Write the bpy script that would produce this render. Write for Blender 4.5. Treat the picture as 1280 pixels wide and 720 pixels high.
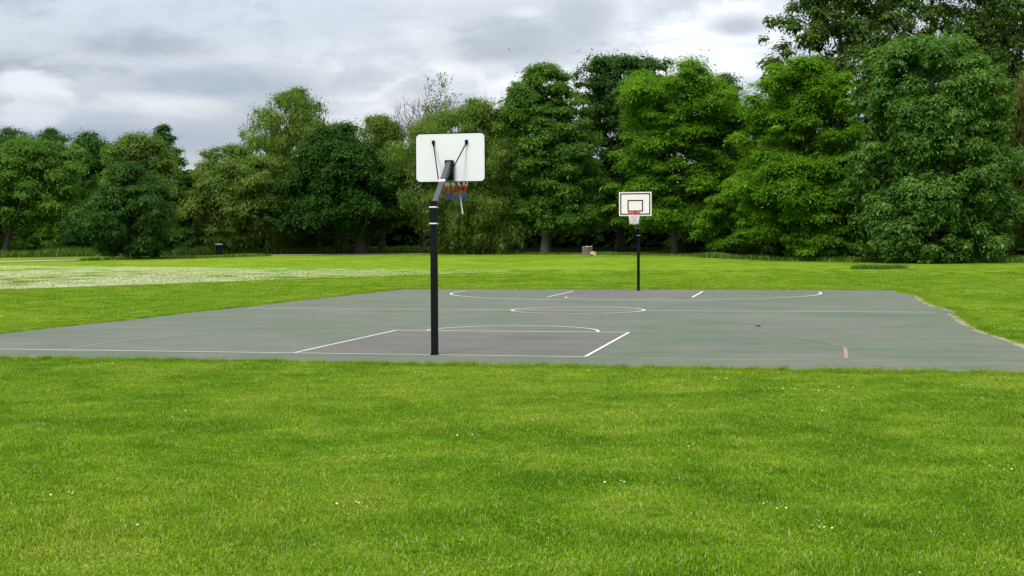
import bpy, bmesh, math, random
import numpy as np
from mathutils import Matrix, Vector

# ------------------------------------------------------------------ camera
scene = bpy.context.scene
C = scene.collection
for o in list(bpy.data.objects):
    bpy.data.objects.remove(o)
F_PX, CX, CY, CH = 1622.6, 5.600, -20.336, 1.80
YAW, PIT, ROLL = -0.2099, -0.0330, -0.0048
COURT_L = 29.1
cyw, syw = math.cos(YAW), math.sin(YAW)
RIGHT0 = np.array([cyw, -syw, 0.0]); FWD0 = np.array([syw, cyw, 0.0]); UP0 = np.array([0, 0, 1.0])
FWD = math.cos(PIT) * FWD0 + math.sin(PIT) * UP0
UPV = -math.sin(PIT) * FWD0 + math.cos(PIT) * UP0
CAMR = math.cos(ROLL) * RIGHT0 + math.sin(ROLL) * UPV
CAMU = math.cos(ROLL) * UPV - math.sin(ROLL) * RIGHT0
CAM = np.array([CX, CY, CH])
cam_data = bpy.data.cameras.new('camera')
cam_data.sensor_width = 36.0
cam_data.lens = F_PX / 1280 * 36.0
cam_data.clip_start = 0.1
cam_data.clip_end = 5000
cam = bpy.data.objects.new('camera', cam_data)
C.objects.link(cam)
M = Matrix.Identity(4)
for i in range(3):
    M[i][0] = CAMR[i]; M[i][1] = CAMU[i]; M[i][2] = -FWD[i]; M[i][3] = CAM[i]
cam.matrix_world = M
scene.camera = cam

def ray(px, py):
    return FWD + CAMR * ((px - 640) / F_PX) + CAMU * ((360 - py) / F_PX)

def terrain(x, y):
    """flat round the court, then a very gentle rise towards the trees"""
    s = (x - CX) * FWD0[0] + (y - CY) * FWD0[1]
    t = np.clip(s - 54, 0, None)
    z = 0.0148 * (np.sqrt(t * t + 36) - 6)
    return np.minimum(z, 1.15 + 0.35 * (1 - np.exp(-np.clip(z - 1.15, 0, None) / 0.35)))

def ground_at(px, py):
    r = ray(px, py); lo, hi = 4.0, 400.0
    f = lambda t: (CAM[2] + r[2] * t) - terrain(CAM[0] + r[0] * t, CAM[1] + r[1] * t)
    for _ in range(60):
        m = (lo + hi) / 2
        if f(m) > 0: lo = m
        else: hi = m
    p = CAM + r * lo
    return np.array([p[0], p[1], float(terrain(p[0], p[1]))])

def ground_d(px, d):
    r = ray(px, 306); r = r / np.dot(r, FWD0)
    x, y = CAM[0] + r[0] * d, CAM[1] + r[1] * d
    return np.array([x, y, float(terrain(x, y))])

# ------------------------------------------------------------------ world, sun, exposure
SUN_EL, SUN_AZ = math.radians(46), math.radians(196)      # compass angle, clockwise from +Y
world = bpy.data.worlds.new('World'); scene.world = world; world.use_nodes = True
W = world.node_tree; W.nodes.clear()

class NT:
    """tiny helper to write node trees as expressions"""
    def __init__(s, tree): s.t = tree
    def n(s, typ, ins=None, **props):
        nd = s.t.nodes.new(typ)
        for k, v in props.items(): setattr(nd, k, v)
        for k, v in (ins or {}).items():
            sock = nd.inputs[k]
            if hasattr(v, 'is_output') or isinstance(v, bpy.types.NodeSocket): s.t.links.new(v, sock)
            else: sock.default_value = v
        return nd
    def m(s, op, a, b=0.0, c=None, clamp=False):
        ins = {0: a, 1: b}
        if c is not None: ins[2] = c
        return s.n('ShaderNodeMath', ins, operation=op, use_clamp=clamp).outputs[0]
    def noise(s, vec, scale, detail=3, rough=0.55, dist=0.0):
        return s.n('ShaderNodeTexNoise', {'Vector': vec, 'Scale': scale, 'Detail': detail, 'Roughness': rough, 'Distortion': dist}).outputs['Fac']
    def mix(s, f, a, b, blend='MIX'):
        nd = s.t.nodes.new('ShaderNodeMix'); nd.data_type = 'RGBA'; nd.blend_type = blend
        for i, v in ((0, f), (6, a), (7, b)):
            if isinstance(v, bpy.types.NodeSocket): s.t.links.new(v, nd.inputs[i])
            elif i == 0: nd.inputs[i].default_value = v
            else: nd.inputs[i].default_value = tuple(v) + ((1,) if len(v) == 3 else ())
        return nd.outputs[2]
    def step(s, v, lo, hi):
        return s.n('ShaderNodeMapRange', {'Value': v, 'From Min': lo, 'From Max': hi}, interpolation_type='SMOOTHSTEP').outputs[0]
    def mapping(s, vec, scale=(1, 1, 1), loc=(0, 0, 0)):
        return s.n('ShaderNodeMapping', {'Vector': vec, 'Scale': scale, 'Location': loc}).outputs[0]

w = NT(W)
sky = w.n('ShaderNodeTexSky', sky_type='NISHITA', sun_disc=False, sun_elevation=SUN_EL, sun_rotation=SUN_AZ, air_density=1.0, dust_density=2.0)
gen = w.n('ShaderNodeTexCoord').outputs['Generated']
sep = w.n('ShaderNodeSeparateXYZ', {0: gen})
zc = w.m('MAXIMUM', sep.outputs[2], 0.0)
# cloud sheet: stretched along the horizon, several sizes of soft cloud
v1 = w.mapping(gen, (1, 1, 3.2), (0.35, 0.2, 0.0))
big = w.noise(v1, 4.2, 5, 0.52, 0.3)
v2 = w.mapping(gen, (1, 1, 2.6), (3.1, 1.7, 0.4))
mid = w.noise(v2, 11.0, 6, 0.58, 0.5)
fine = w.noise(w.mapping(gen, (1, 1, 2.2)), 34.0, 5, 0.6, 0.4)
warp = w.m('SUBTRACT', w.m('ADD', w.m('MULTIPLY', mid, 0.65), w.m('MULTIPLY', fine, 0.35)), 0.5)
body = w.m('ADD', w.m('MULTIPLY', big, 0.46), w.m('ADD', w.m('MULTIPLY', mid, 0.40), w.m('MULTIPLY', fine, 0.14)))
c_lo, c_mid, c_hi = (3.3, 3.8, 4.4), (5.1, 5.5, 6.0), (7.9, 8.1, 8.4)
cl = w.mix(w.step(body, 0.36, 0.52), c_lo, c_mid)
cl = w.mix(w.step(body, 0.50, 0.64), cl, c_hi)

def cloud(px, py, rx, rt, rb, col, amount, soft=0.55, rough=3.2):
    """one particular cloud of the sheet: a lumpy body with a flatter base, at a compass direction and height"""
    global cl
    d = ray(px, py); d = d / np.linalg.norm(d)
    t = np.cross([0, 0, 1.0], d); t /= np.linalg.norm(t)
    u = w.n('ShaderNodeVectorMath', {0: gen, 1: tuple(t)}, operation='DOT_PRODUCT').outputs['Value']
    f = w.n('ShaderNodeVectorMath', {0: gen, 1: tuple(d)}, operation='DOT_PRODUCT').outputs['Value']
    e = w.m('SUBTRACT', sep.outputs[2], float(d[2]))
    up = w.m('DIVIDE', w.m('MAXIMUM', e, 0.0), rt / F_PX); dn = w.m('DIVIDE', w.m('MINIMUM', e, 0.0), rb / F_PX)
    ev = w.m('ADD', up, dn); uv = w.m('DIVIDE', u, rx / F_PX)
    r = w.m('SQRT', w.m('ADD', w.m('MULTIPLY', uv, uv), w.m('MULTIPLY', ev, ev)))
    v = w.m('ADD', w.m('SUBTRACT', 1.0, r), w.m('MULTIPLY', warp, rough))
    k = w.m('MULTIPLY', w.m('MULTIPLY', w.step(v, -0.12, soft * 1.25), amount), w.m('GREATER_THAN', f, 0.0))
    cl = w.mix(k, cl, col)
WHITE, GREY, BLUE = (8.7, 8.9, 9.2), (3.3, 3.75, 4.3), (3.9, 4.6, 6.0)
for a in [(250, 30, 330, 60, 50, (4.9, 5.5, 6.2), .7, .9), (140, 172, 290, 30, 26, (3.2, 3.8, 5.2), .85, .9), (270, 106, 130, 26, 20, (3.4, 3.95, 4.75), .85),
          (480, 150, 150, 50, 40, (7.2, 7.5, 8.0), .7, .9), (850, 70, 190, 60, 70, WHITE, .85, .9), (700, 118, 260, 30, 40, (8.0, 8.2, 8.6), .7, .9),
          (185, 58, 92, 30, 20, (3.2, 3.65, 4.25), .9, .7), (30, 105, 55, 28, 20, (7.4, 7.7, 8.2), .8, .6), (25, 148, 50, 20, 14, (7.2, 7.5, 8.1), .6, .6),
          (200, 132, 95, 16, 14, (7.0, 7.3, 7.9), .6, .8), (615, 20, 105, 34, 26, (4.9, 5.3, 5.8), .8, .6), (640, 60, 118, 44, 24, (3.4, 3.8, 4.25), .85, .7),
          (728, 22, 55, 40, 56, (3.7, 4.1, 4.55), .8, .7), (925, 34, 42, 16, 12, (3.7, 4.1, 4.6), .85, .7), (660, 16, 30, 9, 7, (7.2, 7.4, 7.7), .5, .9),
          (425, 12, 70, 30, 40, (4.4, 5.0, 5.6), .5, .9)]:
    cloud(*a)
# an overcast sky is brighter overhead than at the horizon
lum = w.m('ADD', 0.455, w.m('MULTIPLY', zc, 1.75))
clb = w.n('ShaderNodeVectorMath', {0: cl, 1: w.n('ShaderNodeCombineXYZ', {0: lum, 1: lum, 2: lum}).outputs[0]}, operation='MULTIPLY').outputs[0]
mixed = w.mix(0.94, sky.outputs[0], clb)
bg = w.n('ShaderNodeBackground', {'Color': mixed, 'Strength': 0.10})
w.n('ShaderNodeOutputWorld', {'Surface': bg.outputs[0]})

sun_d = bpy.data.lights.new('sun', 'SUN'); sun_d.energy = 1.5; sun_d.angle = math.radians(14); sun_d.color = (1.0, 0.95, 0.88)
sun = bpy.data.objects.new('sun', sun_d); C.objects.link(sun)
sdir = Vector((math.sin(SUN_AZ) * math.cos(SUN_EL), math.cos(SUN_AZ) * math.cos(SUN_EL), math.sin(SUN_EL)))
sun.rotation_euler = sdir.to_track_quat('Z', 'Y').to_euler(); sun.location = (0, 0, 60)
vs = scene.view_settings
vs.view_transform = 'Standard'; vs.look = 'None'; vs.gamma = 1.0; vs.exposure = 0.9; vs.use_curve_mapping = False
scene.render.engine = 'CYCLES'

# ------------------------------------------------------------------ helpers
rng = np.random.default_rng(7); random.seed(7)

def tag(o, label=None, cat=None, group=None, kind=None):
    if label: o['label'] = label
    if cat: o['category'] = cat
    if group: o['group'] = group
    if kind: o['kind'] = kind
    return o

def empty(name, loc, label=None, cat=None, group=None, rz=0.0):
    o = bpy.data.objects.new(name, None); C.objects.link(o)
    o.location = tuple(map(float, loc)); o.rotation_euler = (0, 0, rz); o.empty_display_size = 0.3
    return tag(o, label, cat, group)

def link(name, me, mat, parent=None):
    o = bpy.data.objects.new(name, me); C.objects.link(o)
    if mat is not None: me.materials.append(mat)
    if parent is not None: o.parent = parent
    return o

def np_mesh(name, V, Fq, mat, parent=None, tint=None, smooth=False):
    """V (n,3), Fq (m,k): every face has k corners"""
    V = np.asarray(V, np.float32); Fq = np.asarray(Fq, np.int32); m, k = Fq.shape
    me = bpy.data.meshes.new(name)
    me.vertices.add(len(V)); me.vertices.foreach_set('co', V.ravel())
    me.loops.add(m * k); me.loops.foreach_set('vertex_index', Fq.ravel())
    me.polygons.add(m); me.polygons.foreach_set('loop_start', np.arange(0, m * k, k, dtype=np.int32))
    me.polygons.foreach_set('loop_total', np.full(m, k, np.int32))
    if smooth: me.polygons.foreach_set('use_smooth', np.ones(m, bool))
    if tint is not None:
        a = me.attributes.new('tint', 'FLOAT', 'FACE'); a.data.foreach_set('value', np.asarray(tint, np.float32))
    me.update(calc_edges=True)
    return link(name, me, mat, parent)

def bm_obj(name, bm, mat, parent=None, smooth=False, bevel=0.0):
    me = bpy.data.meshes.new(name)
    bmesh.ops.recalc_face_normals(bm, faces=bm.faces); bm.to_mesh(me); bm.free()
    if smooth:
        for p in me.polygons: p.use_smooth = True
    o = link(name, me, mat, parent)
    if bevel:
        md = o.modifiers.new('bevel', 'BEVEL'); md.width = bevel; md.segments = 2
    return o

def box(bm, lo, hi, mat=None):
    r = bmesh.ops.create_cube(bm, size=1.0)
    lo, hi = Vector(lo), Vector(hi)
    for v in r['verts']:
        v.co = Vector([(lo[i] + hi[i]) / 2 + v.co[i] * (hi[i] - lo[i]) for i in range(3)])
        if mat is not None: v.co = mat @ v.co
    return r['verts']

def tube_arrays(path, radii, n=6, closed_ends=True):
    """tapered tube round a polyline; quads only (ends pinched)"""
    P = np.asarray(path, float); R = np.asarray(radii, float); k = len(P)
    T = np.gradient(P, axis=0); T /= np.linalg.norm(T, axis=1)[:, None] + 1e-9
    ref = np.array([0.0, 0, 1]) if abs(T[0][2]) < 0.9 else np.array([1.0, 0, 0])
    V = np.zeros((k, n, 3)); ang = np.linspace(0, 2 * np.pi, n, endpoint=False)
    for i in range(k):
        a = np.cross(T[i], ref); a /= np.linalg.norm(a) + 1e-9; b = np.cross(T[i], a); ref = np.cross(a, T[i])
        V[i] = P[i] + R[i] * (np.cos(ang)[:, None] * a + np.sin(ang)[:, None] * b)
    idx = np.arange(k * n).reshape(k, n)
    Fq = np.stack([idx[:-1], np.roll(idx[:-1], -1, 1), np.roll(idx[1:], -1, 1), idx[1:]], -1).reshape(-1, 4)
    return V.reshape(-1, 3), Fq

class Tubes:
    def __init__(s): s.V = []; s.F = []; s.o = 0
    def add(s, path, radii, n=6):
        if np.isscalar(radii): radii = [radii] * len(path)
        V, Fq = tube_arrays(path, radii, n); s.V.append(V); s.F.append(Fq + s.o); s.o += len(V)
    def build(s, name, mat, parent=None):
        return np_mesh(name, np.concatenate(s.V), np.concatenate(s.F), mat, parent, smooth=True)

# ------------------------------------------------------------------ materials
def new_mat(name):
    m = bpy.data.materials.new(name); m.use_nodes = True; m.node_tree.nodes.clear()
    return m, NT(m.node_tree)

def principled(t, col, rough=0.8, normal=None, **kw):
    ins = {'Base Color': col if isinstance(col, bpy.types.NodeSocket) else tuple(col) + (1,), 'Roughness': rough}
    if normal is not None: ins['Normal'] = normal
    ins.update(kw)
    p = t.n('ShaderNodeBsdfPrincipled', ins)
    t.n('ShaderNodeOutputMaterial', {'Surface': p.outputs[0]})
    return p

def plain(name, col, rough=0.6, metallic=0.0, vary=0.15, scale=30.0, bump=0.0, spec=.4):
    m, t = new_mat(name)
    pos = t.n('ShaderNodeTexCoord').outputs['Object']
    f = t.noise(pos, scale, 4, 0.6)
    c = t.mix(f, tuple(np.array(col) * (1 - vary)), tuple(np.minimum(np.array(col) * (1 + vary), 0.9)))
    nrm = t.n('ShaderNodeBump', {'Height': f, 'Strength': bump, 'Distance': 0.02}).outputs[0] if bump else None
    principled(t, c, rough, nrm, Metallic=metallic, **{'Specular IOR Level': spec})
    return m

def turf_colour(t, gain=1.0):
    """mown turf: patches of fresh and straw-coloured grass, by place in the park"""
    pos = t.n('ShaderNodeNewGeometry').outputs['Position']
    a = t.noise(pos, 0.16, 4, 0.55, 0.4); b = t.noise(pos, 0.9, 4, 0.6, 0.5); c = t.noise(pos, 5.0, 4, 0.65)
    g = lambda *k: tuple(x * gain for x in k)
    col = t.mix(t.step(b, 0.32, 0.66), g(.074, .176, .004), g(.138, .250, .010))
    col = t.mix(t.m('MULTIPLY', t.step(a, 0.42, 0.68), 0.6), col, g(.185, .275, .018))
    straw = t.m('MULTIPLY', t.step(t.m('ADD', t.m('MULTIPLY', b, .5), t.m('MULTIPLY', c, .5)), 0.53, 0.67), 0.45)
    col = t.mix(straw, col, g(.27, .27, .06))
    return col, pos, c

def mat_ground():
    m, t = new_mat('turf_ground')
    col, pos, c = turf_colour(t, 1.12)
    f = t.noise(pos, 26.0, 5, 0.75); f2 = t.noise(t.mapping(pos, (1, 1, 1)), 110.0, 4, 0.7)
    k = t.m('ADD', t.m('MULTIPLY', f, 0.5), t.m('MULTIPLY', f2, 0.5))
    col = t.mix(t.step(k, 0.36, 0.62), t.mix(1.0, col, (.52, .54, .60), 'MULTIPLY'), t.mix(1.0, col, (1.42, 1.12, 2.0), 'MULTIPLY'))
    nrm = t.n('ShaderNodeBump', {'Height': k, 'Strength': 0.7, 'Distance': 0.05}).outputs[0]
    principled(t, col, 0.95, nrm, **{'Specular IOR Level': 0.0})
    return m

def foliage_out(t, col, trans=0.35, rough=0.5, gloss=0.06):
    d = t.n('ShaderNodeBsdfDiffuse', {'Color': col})
    tc = t.mix(1.0, col, (1.25, 1.15, 0.5), 'MULTIPLY')
    tr = t.n('ShaderNodeBsdfTranslucent', {'Color': tc})
    mx = t.n('ShaderNodeMixShader', {0: trans, 1: d.outputs[0], 2: tr.outputs[0]})
    gl = t.n('ShaderNodeBsdfGlossy', {'Color': (.75, .85, .6, 1), 'Roughness': rough})
    m2 = t.n('ShaderNodeMixShader', {0: gloss, 1: mx.outputs[0], 2: gl.outputs[0]})
    t.n('ShaderNodeOutputMaterial', {'Surface': m2.outputs[0]})

def mat_blades():
    m, t = new_mat('grass_blades')
    col, pos, c = turf_colour(t, 1.22)
    tint = t.n('ShaderNodeAttribute', attribute_name='tint').outputs['Fac']
    rnd = t.n('ShaderNodeObjectInfo').outputs['Random']
    col = t.mix(1.0, col, t.mix(tint, (.40, .52, .30), (1.70, 1.50, 1.8)), 'MULTIPLY')
    col = t.mix(1.0, col, t.mix(rnd, (.80, .84, .78), (1.18, 1.14, 1.2)), 'MULTIPLY')
    col = t.mix(t.step(tint, 0.93, 0.96), col, (.40, .36, .17))
    foliage_out(t, col, 0.35, 0.5, 0.006)
    return m

def mat_leaf(name, a, b, trans=0.3, gloss=0.05, rough=0.45):
    m, t = new_mat(name)
    tint = t.n('ShaderNodeAttribute', attribute_name='tint').outputs['Fac']
    col = t.mix(tint, a, b)
    foliage_out(t, col, trans, rough, gloss)
    return m

def mat_bark(name, a, b):
    m, t = new_mat(name)
    pos = t.n('ShaderNodeTexCoord').outputs['Object']
    f = t.noise(t.mapping(pos, (1, 1, 0.18)), 9.0, 6, 0.7, 0.6)
    nrm = t.n('ShaderNodeBump', {'Height': f, 'Strength': 0.8, 'Distance': 0.05}).outputs[0]
    principled(t, t.mix(t.step(f, .35, .65), a, b), 0.95, nrm)
    return m

def asphalt(name, base, other, wear=0.25, bare=(.20, .195, .175)):
    m, t = new_mat(name)
    pos = t.n('ShaderNodeNewGeometry').outputs['Position']
    a = t.noise(pos, 0.28, 5, 0.6, 0.8); b = t.noise(t.mapping(pos, (0.35, 1.6, 1)), 1.1, 5, 0.65, 0.3)
    c = t.noise(pos, 55.0, 4, 0.7); d = t.noise(pos, 260.0, 2, 0.6)
    col = t.mix(t.step(a, .3, .7), base, other)
    col = t.mix(t.m('MULTIPLY', t.step(b, .42, .66), wear), col, bare)
    sk = t.noise(t.mapping(pos, (0.12, 1.9, 1)), 2.6, 5, 0.7, 0.2)
    col = t.mix(1.0, col, t.mix(t.step(sk, .32, .68), (.82, .83, .84), (1.14, 1.13, 1.10)), 'MULTIPLY')
    st = t.noise(pos, 1.9, 5, 0.7, 1.2)
    col = t.mix(t.m('MULTIPLY', t.step(st, .56, .70), 0.42), col, (.075, .08, .068))
    # scuffed green paint showing through, dusty towards the right-hand side
    col = t.mix(t.step(c, .30, .72), t.mix(1.0, col, (.70, .70, .70), 'MULTIPLY'), t.mix(1.0, col, (1.28, 1.28, 1.26), 'MULTIPLY'))
    h = t.m('ADD', t.m('MULTIPLY', c, .5), t.m('MULTIPLY', d, .5))
    nrm = t.n('ShaderNodeBump', {'Height': h, 'Strength': 0.5, 'Distance': 0.01}).outputs[0]
    principled(t, col, 0.9, nrm, **{'Specular IOR Level': 0.25})
    return m

def line_paint(name, col, wear_lo, wear_hi, under):
    m, t = new_mat(name)
    pos = t.n('ShaderNodeNewGeometry').outputs['Position']
    a = t.noise(pos, 0.9, 4, 0.6, 0.3); c = t.noise(pos, 22.0, 5, 0.75)
    f = t.step(t.m('ADD', t.m('MULTIPLY', a, .6), t.m('MULTIPLY', c, .4)), wear_lo, wear_hi)
    principled(t, t.mix(f, col, under), 0.8)
    return m

M_ground = mat_ground(); M_blade = mat_blades()
GREENTOP, GREYTOP = (.078, .116, .070), (.126, .130, .098)
M_court = asphalt('court_asphalt', GREENTOP, GREYTOP, 0.6, (.145, .134, .105))
M_key = asphalt('key_paint', (.108, .098, .088), (.132, .117, .103), 0.35, (.12, .125, .096))
M_line = line_paint('line_paint', (.56, .56, .50), .52, .76, (.17, .18, .145))
M_worn = line_paint('worn_line_paint', (.26, .27, .22), .48, .80, (.190, .20, .16))
M_pink = line_paint('faded_red_paint', (.27, .165, .135), .46, .70, (.160, .155, .125))
M_dirt = plain('sandy_dirt', (.235, .195, .125), 1.0, vary=0.5, scale=3.0, bump=0.5)
M_path = plain('path_gravel', (.30, .295, .27), 0.95, vary=0.25, scale=2.0)
M_black = plain('black_paint', (.004, .0042, .005), 0.6, vary=0.3, scale=8, spec=.12)
M_grey = plain('grey_steel_paint', (.050, .053, .058), 0.5, vary=0.12, scale=14)
M_galv = plain('galvanised', (.62, .63, .65), 0.4, 0.4, vary=0.1)
M_board = plain('white_board', (.68, .68, .70), 0.55, vary=0.03, scale=3)
M_cream = plain('off_white_board', (.70, .66, .60), 0.6, vary=0.05, scale=4)
M_rim = plain('orange_rim', (.50, .07, .035), 0.5)
M_nwhite = plain('net_white', (.76, .74, .70), 0.9)
M_nred = plain('net_red', (.50, .045, .04), 0.9)
M_nblue = plain('net_blue', (.05, .10, .40), 0.9)

# ------------------------------------------------------------------ ground
def axis(a, b, fine_lo, fine_hi, step, coarse):
    inner = np.arange(fine_lo, fine_hi + 1e-6, step)
    lo = fine_lo - np.cumsum(np.geomspace(step, coarse, 26)); hi = fine_hi + np.cumsum(np.geomspace(step, coarse, 26))
    return np.concatenate([lo[::-1], inner, hi])
gx = axis(0, 0, -110, 70, 4.0, 140); gy = axis(0, 0, -40, 180, 4.0, 140)
GX, GY = np.meshgrid(gx, gy)
V = np.stack([GX.ravel(), GY.ravel(), terrain(GX, GY).ravel()], -1)
ids = np.arange(len(V)).reshape(GX.shape)
Fq = np.stack([ids[:-1, :-1], ids[:-1, 1:], ids[1:, 1:], ids[1:, :-1]], -1).reshape(-1, 4)
tag(np_mesh('ground', V, Fq, M_ground, smooth=True), kind='structure')

# ------------------------------------------------------------------ court (x across, y along, near baseline at y = 0)
XL, XR, Y0, Y1 = -9.95, 9.50, -1.62, 30.75
def edge_noise(n, amp, seed):
    r = np.random.default_rng(seed); k = r.normal(size=n); k = np.convolve(k, np.ones(5) / 5, 'same') + 0.5 * r.normal(size=n) * 0.5
    return k * amp
def right_edge(y):       # worn right-hand side with a step at the halfway line
    return XR + 0.10 * np.sin(y * 0.55) + np.where(y > 14.4, 0.10, -0.12) + 0.1 * np.exp(-((y - 29) / 2.0) ** 2) * -2
def left_edge(y): return XL - 0.35 + 0.018 * (y - 2) + 0.05 * np.sin(y * 0.9)
def court_outline(grow=0.0, amp=0.05, seed=1):
    P = []
    xs = np.linspace(XL, XR, 66); e = edge_noise(66, amp, seed)
    ys = np.linspace(Y0, Y1, 110); e2 = edge_noise(110, amp, seed + 1); e4 = edge_noise(110, amp, seed + 3); e3 = edge_noise(66, amp, seed + 2)
    for x, k in zip(xs, e): P.append((x, Y0 - grow + k))
    for y, k in zip(ys[1:], e2[1:]): P.append((float(right_edge(y)) + grow * 2.2 + k, y))
    for x, k in zip(xs[::-1][1:], e3[1:]): P.append((x, Y1 + grow * .7 + k))
    for y, k in zip(ys[::-1][1:-1], e4[1:-1]): P.append((float(left_edge(y)) - grow * .7 + k, y))
    return P
def slab(name, outline, z, depth, mat, parent=None):
    bm = bmesh.new()
    vs_ = [bm.verts.new((x, y, z)) for x, y in outline]
    f = bm.faces.new(vs_)
    r = bmesh.ops.extrude_face_region(bm, geom=[f])
    bmesh.ops.translate(bm, verts=[v for v in r['geom'] if isinstance(v, bmesh.types.BMVert)], vec=(0, 0, -depth))
    return bm_obj(name, bm, mat, parent)
dirt = tag(slab('worn_dirt_edge', court_outline(0.12, 0.08, 11), 0.006, 0.05, M_dirt), kind='structure')
court = tag(slab('court_pavement', court_outline(0.0, 0.05, 1), 0.022, 0.06, M_court), kind='structure')
ZK, ZL = 0.0245, 0.027

def strip(name, pts, width, mat, z=ZL, closed=False):
    P = np.asarray(pts, float); n = len(P)
    if closed: T = np.roll(P, -1, 0) - np.roll(P, 1, 0)
    else: T = np.gradient(P, axis=0)
    T /= np.linalg.norm(T, axis=1)[:, None]
    N = np.stack([-T[:, 1], T[:, 0]], -1) * width / 2
    V = np.concatenate([np.c_[P + N, np.full(n, z)], np.c_[P - N, np.full(n, z)]])
    k = np.arange(n if closed else n - 1); k2 = (k + 1) % n
    return np_mesh(name, V, np.stack([k, k2, k2 + n, k + n], -1), mat, court)
def arc(cx, cy, r, a0, a1, n=48):
    a = np.radians(np.linspace(a0, a1, n)); return np.c_[cx + r * np.cos(a), cy + r * np.sin(a)]
def seg(a, b, n=24): return np.linspace(a, b, n)
def rect(name, x0, y0, x1, y1, z, mat):
    return np_mesh(name, [(x0, y0, z), (x1, y0, z), (x1, y1, z), (x0, y1, z)], [(0, 1, 2, 3)], mat, court)
L = COURT_L; KW, KL, R = 2.45, 5.8, 1.8
rect('painted_key', -KW, 0, KW, KL, ZK, M_key)
rect('painted_key', -KW, L - KL, KW, L, ZK, M_key)
cc = arc(0, L / 2, R, 0, 360, 65)[:-1]
np_mesh('painted_circle', np.r_[np.c_[cc, np.full(64, ZK)], [[0, L / 2, ZK]]], [(i, (i + 1) % 64, 64) for i in range(64)], M_key, court)
# near end
strip('baseline', seg((-9.6, -0.03), (KW, 0.0)), 0.048, M_line)
strip('baseline', seg((KW + .06, 0), (9.0, 0.0)), 0.03, M_worn, ZL - .001)
strip('key_line', seg((-KW, 0.03), (-KW, KL)), 0.052, M_line, ZL + .0015)
strip('key_line', seg((KW, 0.03), (KW, KL)), 0.055, M_line, ZL + .0015)
strip('free_throw_line', seg((-KW, KL), (KW, KL)), 0.06, M_line)
strip('free_throw_arc', arc(0, KL, R, 0, 180), 0.06, M_line, ZL + .003)
strip('three_point_line', seg((-6.75, 0.3), (-6.75, 1.6)), 0.05, M_worn)
strip('three_point_line', arc(0, 1.2, 6.75, 150, 180), 0.05, M_worn, ZL + .0015)
strip('three_point_line', seg((6.48, 0.35), (6.55, 2.45)), 0.06, M_pink)
strip('three_point_line', arc(0, 1.2, 6.68, 11, 40), 0.04, line_paint('faint_red_paint', (.215, .172, .142), .44, .74, (.172, .170, .136)), ZL + .0015)
# middle
strip('halfway_line', seg((-9.6, L / 2), (9.3, L / 2), 60), 0.06, M_line)
strip('centre_circle', cc, 0.065, M_line, ZL + .002, closed=True)
# far end
strip('key_line', seg((-KW, L - KL), (-KW, L - 0.4)), 0.065, M_line)
strip('key_line', seg((KW, L - KL + .2), (KW, L - 0.2)), 0.075, M_line)
strip('free_throw_arc', arc(0, L - KL, R, 180, 335), 0.07, M_line, ZL + .0015)
strip('free_throw_line', seg((-KW, L - KL), (KW, L - KL)), 0.05, M_worn)
strip('three_point_line', arc(0, L - 1.6, 6.75, 180, 333, 80), 0.07, M_line)
strip('three_point_line', arc(0, L - 1.6, 6.75, 333.5, 360, 20), 0.08, M_line)
strip('three_point_line', seg((-6.75, L - 1.6), (-6.7, L - 0.3)), 0.07, M_line, ZL + .0015)
strip('three_point_line', seg((6.75, L - 1.6), (6.7, L - 0.6)), 0.085, M_line, ZL + .0015)

# ------------------------------------------------------------------ gravel path along the foot of the trees
pp = np.array([ground_at(*p)[:2] for p in [(-160, 331), (-60, 328.6), (20, 327), (80, 325.6), (160, 323.6), (260, 321.2), (370, 318.8), (450, 318.0), (520, 317.4), (560, 316.9)]])
tt = np.linspace(0, len(pp) - 1, 90)
P = np.c_[np.interp(tt, range(len(pp)), pp[:, 0]), np.interp(tt, range(len(pp)), pp[:, 1])]
T = np.gradient(P, axis=0); T /= np.linalg.norm(T, axis=1)[:, None]; N = np.c_[-T[:, 1], T[:, 0]]
rows = [np.c_[P + N * k, terrain(*(P + N * k).T) + 0.03] for k in (-1.3, -.4, .4, 1.3)]
V = np.concatenate(rows); n = len(P); Fq = []
for r_ in range(3):
    k = np.arange(n - 1) + r_ * n; Fq.append(np.stack([k, k + 1, k + 1 + n, k + n], -1))
tag(np_mesh('path', V, np.concatenate(Fq), M_path), kind='structure')

# ------------------------------------------------------------------ basketball hoops
def rounded_rect(w_, h_, r, n=6):
    P = []
    for cx, cz, a0 in ((w_ / 2 - r, h_ / 2 - r, 0), (-w_ / 2 + r, h_ / 2 - r, 90), (-w_ / 2 + r, -h_ / 2 + r, 180), (w_ / 2 - r, -h_ / 2 + r, 270)):
        for i in range(n + 1):
            a = math.radians(a0 + 90 * i / n); P.append((cx + r * math.cos(a), cz + r * math.sin(a)))
    return P
def plate(bm, outline, y0, y1, cz):
    a = [bm.verts.new((x, y0, z + cz)) for x, z in outline]; b = [bm.verts.new((x, y1, z + cz)) for x, z in outline]
    bm.faces.new(a); bm.faces.new(b[::-1]); n = len(a)
    for i in range(n): bm.faces.new((a[i], a[(i + 1) % n], b[(i + 1) % n], b[i]))
def ring_plate(bm, outer, inner, y0, y1, cz):
    A = [[bm.verts.new((x, y, z + cz)) for x, z in o] for y in (y0, y1) for o in (outer, inner)]
    n = len(outer)
    for i in range(n):
        j = (i + 1) % n
        bm.faces.new((A[0][i], A[0][j], A[1][j], A[1][i])); bm.faces.new((A[2][i], A[3][i], A[3][j], A[2][j]))
        bm.faces.new((A[0][i], A[2][i], A[2][j], A[0][j])); bm.faces.new((A[1][i], A[1][j], A[3][j], A[3][i]))
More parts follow.
